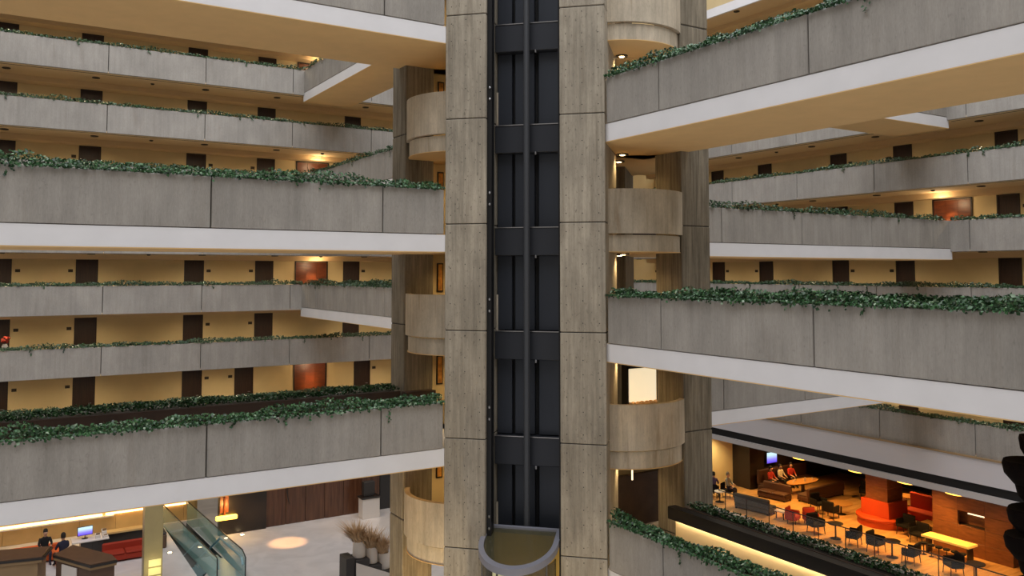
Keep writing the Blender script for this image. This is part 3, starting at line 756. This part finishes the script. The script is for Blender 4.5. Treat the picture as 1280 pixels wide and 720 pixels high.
# gold column with lit panels beside the escalator
e = tag(empty('clad_column', (5.6, 37.4, LOBBY)), 'gold clad column with stacked glowing panels beside the escalator', 'column')
mat('panel_soft', (.7, .65, .3), .5, emit=(.8, .68, .25), es=.45)
mat('column_gold', (0.42, 0.35, 0.17), 0.35, var=0.06, scale=2)
MB().cbox((0, 0, 0), (.72, .5, 3.65), .02).build('cladding', 'column_gold', e)
for i in range(3): MB().cbox((.18, -.03, .12 + i * .34), (.66, .0, .40 + i * .34), .008).build('lit_panel', 'panel_soft', e)
light('column_lamp', 'POINT', (.4, -.5, .8), 8, (1, .85, .4), parent=e, shadow_soft_size=.1)
e = tag(empty('luggage_stand', (7.0, 42.2, LOBBY)), 'brown lounge seat block between the gold column and the escalator', 'seat')
MB().cbox((-.3, 0, 0), (.3, 1.7, .62), .04).build('base', 'brown_top', e); MB().cbox((-.3, 0, .62), (.3, 1.7, .72), .04).build('cushion', 'charcoal', e)
MB().cbox((-.3, 1.7, .0), (.3, 1.95, 1.5), .06).build('backrest', 'dark_lacquer', e)

# escalator descending through the floor between glass balustrades
mat('teal_glass', (0.34, 0.66, 0.66), 0.05, alpha=0.45, spec=0.7)
mat('glass_edge', (0.02, 0.035, 0.035), 0.3); mat('step_metal', (0.35, 0.55, 0.62), 0.35, 0.4); mat('truss', (0.10, 0.13, 0.14), 0.4, 0.6)
es = tag(empty('escalator', (8.82, 36.3, LOBBY), R(3.0)), 'escalator going down between teal glass balustrades in the lobby floor', 'escalator')
for s in (-1, 1):
    x = s * .58
    pts = [(0, 0), (0, .86), (.45, 1.06), (9.6, 1.06), (9.6, 0)]
    if s < 0: pts = [(0, 0), (0, 1.02), (.12, 1.06), (9.6, 1.06), (9.6, 0)]
    n = len(pts)
    gb = MB().add([(x - .009, y, z) for y, z in pts] + [(x + .009, y, z) for y, z in pts], [tuple(range(n)), tuple(reversed(range(n, 2 * n)))] + [(i, (i + 1) % n, n + (i + 1) % n, n + i) for i in range(n)])
    g_ = gb.build('balustrade_glass', 'teal_glass', es)
    MB().tube([(x, y, z) for y, z in pts[:4]], .028, 6).build('glass_trim', 'glass_edge', g_)
    MB().tube([(x * .86, .1, .55), (x * .86, .25, .80), (x * .86, 3.4, .80), (x * .86, 9.4, -2.4)], .05, 8).build('handrail', 'step_metal', es)
    MB().add([(x * .93, 0, 0), (x * .93, 3.2, 0), (x * .93, 9.6, -3.7), (x * .93, 9.6, 0)], [(0, 1, 2, 3)]).build('skirt_panel', 'truss', es)
MB().box((-.55, -.1, -.05), (.55, 3.1, .012)).build('landing_plate', 'step_metal', es)
for i in range(17):
    y = 3.1 + i * .38; z = -.06 - max(0, i - 1) * .2
    MB().box((-.5, y, z - .2), (.5, y + .375, z)).build('step', 'step_metal', es)
MB().box((-.6, 9.3, -6), (.6, 9.7, -.4)).build('end_wall', 'charcoal', es)
tag(box('floor_lower', (5, 36, LOBBY - 7), (12, 50, LOBBY - 6.8), 'charcoal'), 'dark floor of the level below the escalator', 'floor', kind='structure')

for i, (x, y, lab) in enumerate(((10.78, 42.35, 'small bright floor light in the marble at the foot of the dark wall'), (9.98, 42.2, 'small bright floor light in the marble beside the escalator glass'), (7.3, 41.4, 'small bright floor light in the marble between column and escalator'))):
    e = tag(empty('floor_light', (x, y, LOBBY)), lab, 'floor light')
    MB().lathe([(.13, 0), (.12, .012)], n=14).build('ring', 'steel', e); MB().lathe([(.09, .012), (.08, .02)], n=12).build('lens', 'lamp_warm', e)
# unseen uplights added on the lobby floor to warm the tower foot
for (x, y, tx, ty, en, lab) in ((8.3, 19.6, 10.6, 22.0, 1500, 'added unseen uplight below the left bridges at the tower foot'), (10.2, 15.2, 11.6, 17.9, 500, 'added unseen uplight in front of the lift shaft')):
    e = tag(empty('added_uplight', (x, y, LOBBY)), lab, 'floor light')
    MB().lathe([(.20, 0), (.20, .10), (.16, .12)], n=16).build('housing', 'black_metal', e); MB().lathe([(.14, .12), (.13, .13)], n=14).build('lens', 'lamp_soft', e)
    d3 = Vector((tx - x, ty - y, 5.0))
    light('uplight_fill', 'SPOT', (0, 0, .18), en, (1, .74, .36), rot=d3.to_track_quat('-Z', 'Y').to_euler(), parent=e, spot_size=R(75), spot_blend=.9, shadow_soft_size=.1)
# white counter far right of the veneer wall
e = tag(empty('white_counter', (16.7, 41.6, LOBBY)), 'white service counter with dark top in front of the veneer wall', 'counter')
MB().cbox((0, 0, 0), (.95, .6, 1.02), .015).build('body', 'white_lacquer', e); MB().cbox((-.05, -.05, 1.02), (1.0, .65, 1.10), .01).build('counter_top', 'dark_lacquer', e)
MB().cbox((.15, .2, 1.10), (.75, .5, 1.85), .02).build('dark_cabinet', 'charcoal', e)
light('spot_amber', 'SPOT', (16.2, 41.2, FL(-3) - .5), 140, (1, .6, .25), spot_size=R(70), spot_blend=.9, shadow_soft_size=.1)
# ceiling spot throwing a warm pool on the marble
o = light('spot_floor', 'SPOT', (12.3, 40.0, FL(-3) - .5), 1500, (1, .46, .16), spot_size=R(24), spot_blend=.7, shadow_soft_size=.05)

# tiered planter with three white pots and tan grass
mat('tan_grass', (0.52, 0.36, 0.21), 0.9, var=0.2, scale=6); mat('pot_white', (0.72, 0.69, 0.66), 0.4)
e = tag(empty('stepped_plinth', (12.75, 33.3, LOBBY)), 'dark stepped plinth carrying three white pots', 'plinth')
for i in range(3): MB().cbox((.35 + i * .55, .0, 0), (.95 + i * .55, .9, .92 - i * .33), .015).build('step_block', 'charcoal', e)
MB().cbox((-.05, .05, 0), (.33, .85, 1.05), .015).build('end_block', 'charcoal', e)
MB().add([(.35, -.05, .0), (1.95, -.05, .0), (1.95, -.05, .12), (.35, -.05, .85), (.35, -.01, .0), (1.95, -.01, .0), (1.95, -.01, .12), (.35, -.01, .85)],
         [(0, 1, 2, 3), (7, 6, 5, 4), (0, 4, 5, 1), (1, 5, 6, 2), (2, 6, 7, 3), (3, 7, 4, 0)]).build('sloping_side', 'pot_white', e)
rg = np.random.default_rng(4)
for i in range(3):
    px, py, pz = 13.40 + i * .55, 33.75, LOBBY + .92 - i * .33
    pe = tag(empty('grass_pot', (px, py, pz)), ['white tapered pot with tan grass on the highest plinth step', 'white tapered pot with tan grass on the middle plinth step', 'white tapered pot with tan grass on the lowest plinth step'][i], 'pot')
    MB().lathe([(.24, 0), (.27, .02), (.25, .66), (.22, .66), (.22, .5)], n=18).build('pot', 'pot_white', pe, smooth=True)
    gm = MB()
    for q in range(420):
        t = rg.uniform(0, 6.28); r0 = rg.uniform(0, .15); l = rg.uniform(.5, 1.05); sp = rg.uniform(.1, .75)
        p0 = np.array((r0 * math.cos(t), r0 * math.sin(t), .5)); d_ = np.array((math.cos(t) * sp - .3, math.sin(t) * sp, 1.0))
        p1 = p0 + d_ * l * .6; p2 = p0 + d_ * l + np.array((math.cos(t) * .16, math.sin(t) * .16, -.05)); wv = np.array((-math.sin(t), math.cos(t), 0)) * .016
        gm.add([p0 - wv, p0 + wv, p1 + wv, p1 - wv, p2], [(0, 1, 2, 3), (3, 2, 4)])
    tag(gm.build('grass', 'tan_grass', pe), kind='stuff')

# console with lamp and flowers on the second left gallery
e = tag(empty('console_table', (-.6, 43.1, FL(-2))), 'dark console table on the second left gallery', 'table')
MB().cbox((0, 0, 1.05), (1.7, .5, 1.2), .02).build('table_top', 'door_wood', e); MB().box((.05, .05, .75), (1.65, .45, 1.05)).build('drawer_body', 'planter_brown', e)
for x in (.08, 1.55):
    for y in (.08, .38): MB().box((x, y, 0), (x + .07, y + .07, .76)).build('leg', 'door_wood', e)
e = tag(empty('table_lamp', (.25, 43.35, FL(-2) + 1.2)), 'tall gold table lamp on the dark console table', 'lamp')
MB().lathe([(.10, 0), (.10, .03), (.03, .06)], n=10).build('foot', 'veneer_gold', e); MB().tube([(0, 0, .05), (0, 0, .75)], .045, 8).build('glowing_stem', 'lamp_soft', e)
for x, lab in ((.62, 'red flower arrangement right of the gold lamp on the console'), (-.05, 'red flower arrangement left of the gold lamp on the console')):
    e = tag(empty('flower_vase', (x, 43.35, FL(-2) + 1.2)), lab, 'flowers')
    MB().lathe([(.10, 0), (.13, .06), (.08, .16), (.10, .18)], n=10).build('vase', 'pot_white', e, smooth=True)
    fm = MB()
    for i in range(16):
        t = rg.uniform(0, 6.28); r0 = rg.uniform(0, .18); fm.lathe([(.02, -.04), (.06, 0), (.03, .05)], (r0 * math.cos(t), r0 * math.sin(t), .24 + rg.uniform(0, .22)), 6)
    fm.build('blossoms', 'red_fabric', e)

# ------------------------------------------------------------------ bar under the right galleries
BZ = LOBBY
wood('bar_floor_wood', (0.50, 0.27, 0.10), (0.70, 0.42, 0.18), 0.3, 1.5, (.6, 3, 1))
mat('bar_dark', (0.022, 0.012, 0.008), 0.6); mat('bar_leather', (0.055, 0.02, 0.010), 0.6); mat('bar_grey', (0.075, 0.07, 0.06), 0.8)
mat('orange_seat', (0.50, 0.055, 0.006), 0.55); mat('bar_chair', (0.009, 0.008, 0.008), 0.85, spec=0.2); mat('table_wood', (0.55, 0.28, 0.09), 0.4)
wood('bar_block', (0.13, 0.045, 0.014), (0.22, 0.08, 0.026), 0.45, 2.0, (1, 1, 5))
bf = tag(empty('floor_bar'), 'warm wooden plank floor of the bar', 'floor', kind='structure')
PL = MB().cbox((0, 0, -.05), (12.6, .48, .01), .004).mesh('plank', 'bar_floor_wood')
y = 4.0
while y < 43:
    link('plank', PL, bf, (33.95, y, BZ)); y += .49
box('subfloor', (33.9, 3, BZ - .4), (47, 43.0, BZ - .05), 'bar_dark', bf)
tag(box('ceiling_bar', (33.9, 3, -8.9), (47, 43.0, -8.7), 'bar_dark'), 'dark ceiling of the bar', 'ceiling', kind='structure')
tag(box('wall_bar_back', (46.6, 3, BZ), (46.9, 43.0, -8.9), 'bar_dark'), 'dark back wall of the bar', 'wall', kind='structure')
tag(box('wall_bar_curtain', (34.0, 36.6, BZ), (38.35, 36.8, -8.9), 'wall_cream'), 'lit cream wall at the end of the bar', 'wall', kind='structure')
tag(box('wall_bar_divider', (38.35, 35.25, BZ), (46.6, 36.95, -8.9), 'bar_dark'), 'dark partition behind the bar banquette', 'wall', kind='structure')
# white bulkhead, black gap and pale fascia over the bar opening
bh = tag(empty('bulkhead'), 'white bulkhead with a black gap and pale fascia above the bar', 'bulkhead', kind='structure')
mat('fascia_grey', (0.50, 0.47, 0.46), 0.5)
mat('bulkhead_white', (0.60, 0.58, 0.60), 0.5)
box('upper_band', (33.72, 3, -8.42), (34.1, 43, -7.42), 'bulkhead_white', bh)
box('ledge', (33.66, 3, -7.42), (34.1, 43, -7.36), 'tan_panel', bh)
box('black_gap', (33.85, 3, -8.80), (34.1, 43, -8.42), 'shaft_back', bh)
box('fascia', (33.72, 3, -9.05), (34.1, 43, -8.80), 'fascia_grey', bh)
sc = MB().lathe([(.0, -.16), (.20, -.13), (.30, -.04), (.30, 0)], n=12).mesh('valance_scallop', 'bar_dark')
y = 19.5
while y < 34: link('valance_scallop', sc, bh, (34.25, y, -9.0)); y += .8
# floor edge and glass rail
tag(box('trim_1', (33.6, 3, BZ - .45), (33.92, 36.5, BZ + .03), 'fascia_grey'), 'pale stone edge of the bar floor', 'trim', kind='structure')
rl = tag(empty('bar_railing', (34.0, 3, BZ)), 'low glass railing with dark top rail along the bar edge', 'railing')
mat('clear_glass', (0.9, 0.9, 0.88), 0.03, alpha=0.03)
MB().box((-.02, 0, .93), (.03, 30.5, .97)).build('top_rail', 'charcoal', rl)
for i in range(21): MB().box((-.015, i * 1.5, 0), (.02, i * 1.5 + .03, .93)).build('post', 'charcoal', rl)
for i in range(20): MB().box((0, i * 1.5 + .05, .08), (.01, i * 1.5 + 1.48, .90)).build('glass_pane', 'clear_glass', rl)

def bar_chair():
    e = empty('armchair')
    MB().cbox((-.30, -.27, .36), (.30, .30, .49), .03).build('seat', 'bar_chair', e)
    MB().cbox((-.33, -.34, .40), (.33, -.24, .92), .04).build('backrest', 'bar_chair', e)
    for s in (-1, 1):
        MB().cbox((s * .33 - .04, -.30, .36), (s * .33 + .04, .26, .70), .03).build('armrest', 'bar_chair', e)
        for y in (-.26, .25): MB().tube([(s * .28, y, .38), (s * .31, y * 1.12, 0)], [.026, .018], 6).build('leg', 'dark_lacquer', e)
    return e
ch0 = bar_chair()
def put_chair(x, y, rz, label, group, first=[True]):
    c = ch0 if first[0] else copy_tree(ch0)
    first[0] = False
    c.location = (x, y, BZ + .01); c.rotation_euler.z = R(rz); tag(c, label, 'chair', group); return c
put_chair(34.75, 27.75, 165, 'dark armchair by the railing nearest the red chairs', None)
put_chair(34.75, 25.65, 20, 'dark armchair by the railing facing the armchair near the red chairs', None)
put_chair(34.75, 24.45, 185, 'dark armchair by the railing on one side of the second pedestal table', None)
put_chair(34.75, 22.75, 10, 'dark armchair by the railing opposite the long glowing table', None)
put_chair(34.95, 20.95, 60, 'dark armchair by the railing beyond the long glowing table', None)
put_chair(38.0, 30.15, 170, 'dark armchair at the low round table near the banquette', None)
put_chair(37.5, 29.0, 280, 'dark armchair between the low round table and the orange seat', None)
put_chair(38.3, 25.3, 90, 'dark armchair beside the orange seat at the small square table', None)
put_chair(37.6, 24.15, 90, 'dark armchair beside the glowing table with its back to the railing', None)
put_chair(40.2, 23.9, 200, 'dark armchair behind the small square table', None)
put_chair(42.3, 30.3, 120, 'dark armchair at the end of the round banquette', None)

def ped_table(x, y, label, r=.36, h=.74, m='dark_lacquer', square=False):
    e = tag(empty('pedestal_table', (x, y, BZ + .01)), label, 'table')
    if square: MB().cbox((-r, -r, h - .05), (r, r, h), .01).build('table_top', m, e)
    else: MB().lathe([(r - .02, h - .05), (r, h - .03), (r, h)], n=20).build('table_top', m, e)
    MB().tube([(0, 0, .02), (0, 0, h - .05)], .04, 8).build('stem', 'dark_lacquer', e); MB().lathe([(.26, 0), (.24, .02), (.05, .05)], n=14).build('foot', 'dark_lacquer', e)
    return e
ped_table(34.85, 26.7, 'dark pedestal table between the first two railing armchairs')
ped_table(34.75, 23.65, 'dark pedestal table between the next pair of railing armchairs')
ped_table(35.0, 20.0, 'dark pedestal table at the far end of the railing row')
ped_table(38.6, 29.2, 'low round table of pale wood by the orange seat', .6, .6, 'table_wood')
ped_table(39.0, 24.45, 'small square pale wood table beside the orange seat', .42, .66, 'table_wood', True)
ped_table(42.5, 28.0, 'round pale wood table behind the wooden pillar', .5, .7, 'table_wood')

# grey sofa, red armchairs and low table by the railing
sofa((35.05, 30.95, BZ + .01), R(100), 2.1, 'bar_grey', 'grey fabric sofa with its back to the railing near the red chairs', .82)
for i, (x, y, rz, lab) in enumerate(((35.15, 29.45, 200, 'small red armchair nearer the grey sofa'), (35.75, 28.85, 150, 'small red armchair farther from the grey sofa'))):
    e = tag(empty('tub_chair', (x, y, BZ + .01), R(rz)), lab, 'chair')
    MB().cbox((-.30, -.28, .20), (.30, .28, .44), .04).build('seat', 'red_fabric', e); MB().cbox((-.32, -.34, .2), (.32, -.24, .78), .04).build('backrest', 'red_fabric', e)
    for s in (-1, 1):
        MB().cbox((s * .31 - .04, -.28, .2), (s * .31 + .04, .22, .60), .03).build('armrest', 'red_fabric', e)
        for y_ in (-.22, .2): MB().tube([(s * .24, y_, .22), (s * .25, y_, 0)], .018, 6).build('leg', 'dark_lacquer', e)
e = tag(empty('coffee_table', (35.4, 30.3, BZ + .01)), 'low white coffee table between the grey sofa and red chairs', 'table')
MB().cbox((-.35, -.3, .36), (.35, .3, .42), .01).build('table_top', 'white_lacquer', e)
for sx_ in (-.28, .25):
    for sy_ in (-.26, .22): MB().box((sx_, sy_, 0), (sx_ + .04, sy_ + .04, .36)).build('leg', 'dark_lacquer', e)
person((35.35, 35.2, BZ), R(-60), 'person in a dark purple top seated against the cream bar wall', 'cloth_purple', 'cloth_black')
person((36.0, 34.75, BZ), R(200), 'person in a grey shirt seated beside the cream bar wall', 'cloth_grey', 'cloth_navy', 'hair_grey')
for x, y, rz, lab in ((35.35, 35.2, -60, 'dark low chair under the person in purple'), (36.0, 34.75, 200, 'dark low chair under the person in grey')):
    e = tag(empty('lounge_chair', (x, y, BZ + .01), R(rz)), lab, 'chair')
    MB().cbox((-.28, -.28, .34), (.28, .30, .44), .03).build('seat', 'bar_chair', e); MB().cbox((-.28, -.34, .34), (.28, -.27, .78), .03).build('backrest', 'bar_chair', e)
    for s in (-.22, .22):
        for y_ in (-.22, .22): MB().tube([(s, y_, .35), (s, y_, 0)], .018, 6).build('leg', 'dark_lacquer', e)
ped_table(34.9, 34.3, 'small white table beside the two people at the bar wall', .3, .6, 'white_lacquer')

# round banquette with big table
sofa((38.25, 34.1, BZ + .01), R(-80), 1.75, 'bar_leather', 'brown leather sofa with its back to the grey sofa', .80)
sofa((42.0, 31.55, BZ + .01), R(183), 3.3, 'bar_leather', 'long brown leather sofa in front of the banquette table', .80, seats=4)
sofa((38.7, 35.0, BZ + .01), 0, 4.2, 'bar_leather', 'high-backed brown leather bench below the television', 1.15, 'bench', 5)
e = tag(empty('dining_table', (40.3, 33.05, BZ + .01)), 'long pale wood table between the brown leather sofas', 'table')
MB().lathe([(.80, .66), (.84, .68), (.84, .72)], n=22, sx=1.5, sy=.62).build('table_top', 'table_wood', e)
MB().lathe([(.3, 0), (.1, .06), (.1, .66)], n=12).build('pedestal', 'dark_lacquer', e)
for i, (x, y, rz, tp, lab) in enumerate(((39.25, 34.5, 185, 'cloth_red', 'person in red at the long table nearest the television'), (40.15, 34.55, 180, 'cloth_white', 'person in a pale shirt at the long table'), (41.0, 34.5, 165, 'cloth_red', 'person in red at the long table beyond the pale shirt'))):
    person((x, y, BZ), R(rz), lab, tp, 'cloth_black')
for i, (x, y) in enumerate(((39.5, 33.05), (39.9, 33.25), (40.3, 32.9), (40.7, 33.2), (41.05, 32.95))):
    e = tag(empty('drinking_glass', (x, y, BZ + .73)), 'short drinking glass on the long sofa table', 'glass', 'glasses on the long sofa table')
    MB().lathe([(.035, 0), (.045, .12), (.04, .12), (.03, .02)], n=10).build('tumbler', 'white_lacquer', e)
tv = screen((40.05, 35.07, -11.35), 0, .85, .62, 'bright blue wall television above the banquette', stand=False)
MB().box((-.1, .05, .2), (.1, .17, .5)).build('wall_bracket', 'black_metal', tv)

# wooden pillar with orange round seat
e = tag(empty('pillar_seat', (39.1, 27.0, BZ + .01)), 'orange round upholstered seat wrapped around a wooden pillar', 'seat')
MB().lathe([(1.28, 0), (1.30, .06), (1.30, .30), (1.36, .36), (1.36, .44), (1.30, .48), (.8, .48)], n=30).build('ring_seat', 'orange_seat', e, smooth=True)
MB().prism([(-.78, -.78), (.78, -.78), (.78, .78), (-.78, .78)], .46, 1.25).build('backrest', 'orange_seat', e)
MB().lathe([(1.22, -.0), (1.22, .05)], n=30).build('kick_base', 'bar_dark', e)
p = tag(empty('pillar', (39.1, 27.0, BZ)), 'square wooden pillar rising from the orange round seat', 'pillar', kind='structure')
for i in range(4): MB().cbox((-.62, -.62, 1.26 + i * .66), (.62, .62, 1.26 + (i + 1) * .66 - .01), .008).build('panel', 'bar_block', p)

# wood clad block with recess
bl = tag(empty('wood_clad_block', (37.9, 20.0, BZ + .01)), 'big block clad in orange-brown wood with a dark recess', 'bar block')
rows = 6; hh = (-8.92 - BZ) / rows
for i in range(rows):
    for j in range(3):
        if (i, j) == (2, 1): continue
        MB().cbox((0, j * 1.22 + .005, i * hh), (.12, (j + 1) * 1.22 - .005, (i + 1) * hh - .01), .006).build('panel', 'bar_block', bl)
MB().box((.45, 0, 0), (1.5, 3.66, -8.92 - BZ)).build('core', 'bar_block', bl)
MB().box((.12, 0, 0), (.45, 1.0, -8.92 - BZ)).build('core', 'bar_block', bl); MB().box((.12, 2.6, 0), (.45, 3.66, -8.92 - BZ)).build('core', 'bar_block', bl)
MB().box((.12, 1.0, 2 * hh - .05), (.44, 2.6, 2 * hh)).build('recess_shelf', 'bar_dark', bl)
MB().box((.40, 1.3, 2 * hh + .45), (.43, 2.2, 2 * hh + .5)).build('recess_lamp', 'lamp_soft', bl)

# long glowing table with stools
mat('table_glow', (0.95, 0.62, 0.2), 0.5, emit=(1.0, 0.50, 0.08), es=0.35)
e = tag(empty('long_table', (36.55, 21.2, BZ + .01)), 'long glowing yellow table in front of the wood clad block', 'table')
MB().cbox((0, 0, .70), (.75, 2.2, .80), .01).build('table_top', 'table_glow', e)
for y_ in (.1, 2.0): MB().box((.2, y_, 0), (.55, y_ + .1, .70)).build('leg', 'dark_lacquer', e)
for i in range(6):
    s_ = tag(empty('bar_stool', (36.35, 21.35 + i * .36, BZ + .01)), 'low dark stool tucked against the long glowing table', 'stool', 'stools at the long glowing table')
    MB().lathe([(.13, .46), (.15, .48), (.15, .53)], n=12).build('seat', 'bar_chair', s_); MB().tube([(0, 0, 0), (0, 0, .47)], .025, 6).build('stem', 'dark_lacquer', s_); MB().lathe([(.12, 0), (.03, .03)], n=10).build('foot', 'dark_lacquer', s_)
e = tag(empty('red_booth', (40.9, 24.6, BZ + .01)), 'dark red booth bench behind the orange seat', 'bench')
MB().cbox((0, 0, 0), (.7, 2.6, .45), .03).build('seat', 'red_fabric', e); MB().cbox((.7, 0, 0), (.9, 2.6, 1.2), .03).build('backrest', 'red_fabric', e)

# glowing oval ceiling lamps of the bar
for i, (y, lab) in enumerate(((28.4, 'nearest the television'), (25.2, 'above the railing armchairs'), (22.7, 'in front of the wooden pillar'), (20.5, 'over the long glowing table'))):
    e = tag(empty('oval_lamp', (34.55, y, -8.9)), f'glowing yellow oval ceiling lamp at the bar edge {lab}', 'lamp', 'oval ceiling lamps of the bar')
    MB().lathe([(.10, 0), (.10, -.2)], n=8).build('mount', 'black_metal', e)
    MB().lathe([(.30, -.20), (.42, -.26), (.42, -.32), (.25, -.36)], n=18, sx=.8, sy=1.1).build('shade', 'lamp_amber', e)
for (x, y, pw) in ((37.2, 31.6, 160), (36.6, 27.3, 190), (36.5, 23.2, 170), (40.0, 33.4, 90), (41.5, 28.0, 110), (36.2, 20.5, 60)):
    light('bar_lamp', 'SPOT', (x, y, -9.2), pw * 6.5, (1, .50, .12), spot_size=R(112), spot_blend=.9, shadow_soft_size=.12)
light('bar_wall_lamp', 'SPOT', (36.3, 35.6, -9.2), 420, (1, .75, .35), spot_size=R(120), spot_blend=.8, shadow_soft_size=.1)

# ------------------------------------------------------------------ hanging sculpture under the middle right bridge
sx0, sy0 = 14.6, 7.32
e = tag(empty('hanging_sculpture', (sx0, sy0, BOT(-1))), 'dark bronze hanging sculpture of stacked bowls under a bridge', 'sculpture')
mat('bronze_dark', (0.006, 0.0035, 0.003), 0.9, 0.0, spec=0.1, var=0.3, scale=8)
MB().tube([(0, 0, 0), (0, 0, -7.0)], .05, 8).build('rod', 'black_metal', e)
rg = np.random.default_rng(11)
for i in range(15):
    r_ = .22 + .02 * i + rg.uniform(0, .16); zc_ = -.14 - i * .40 + rg.uniform(-.06, .06)
    MB().lathe([(.05, -.30), (r_ * .55, -.27), (r_ * .92, -.10), (r_, .06), (r_ * .94, .12), (r_ * .5, .08), (.05, .05)], (rg.uniform(-.12, .12), rg.uniform(-.12, .12), zc_), 20, rg.uniform(.8, 1.2), rg.uniform(.8, 1.2)).build('bowl', 'bronze_dark', e, smooth=True)
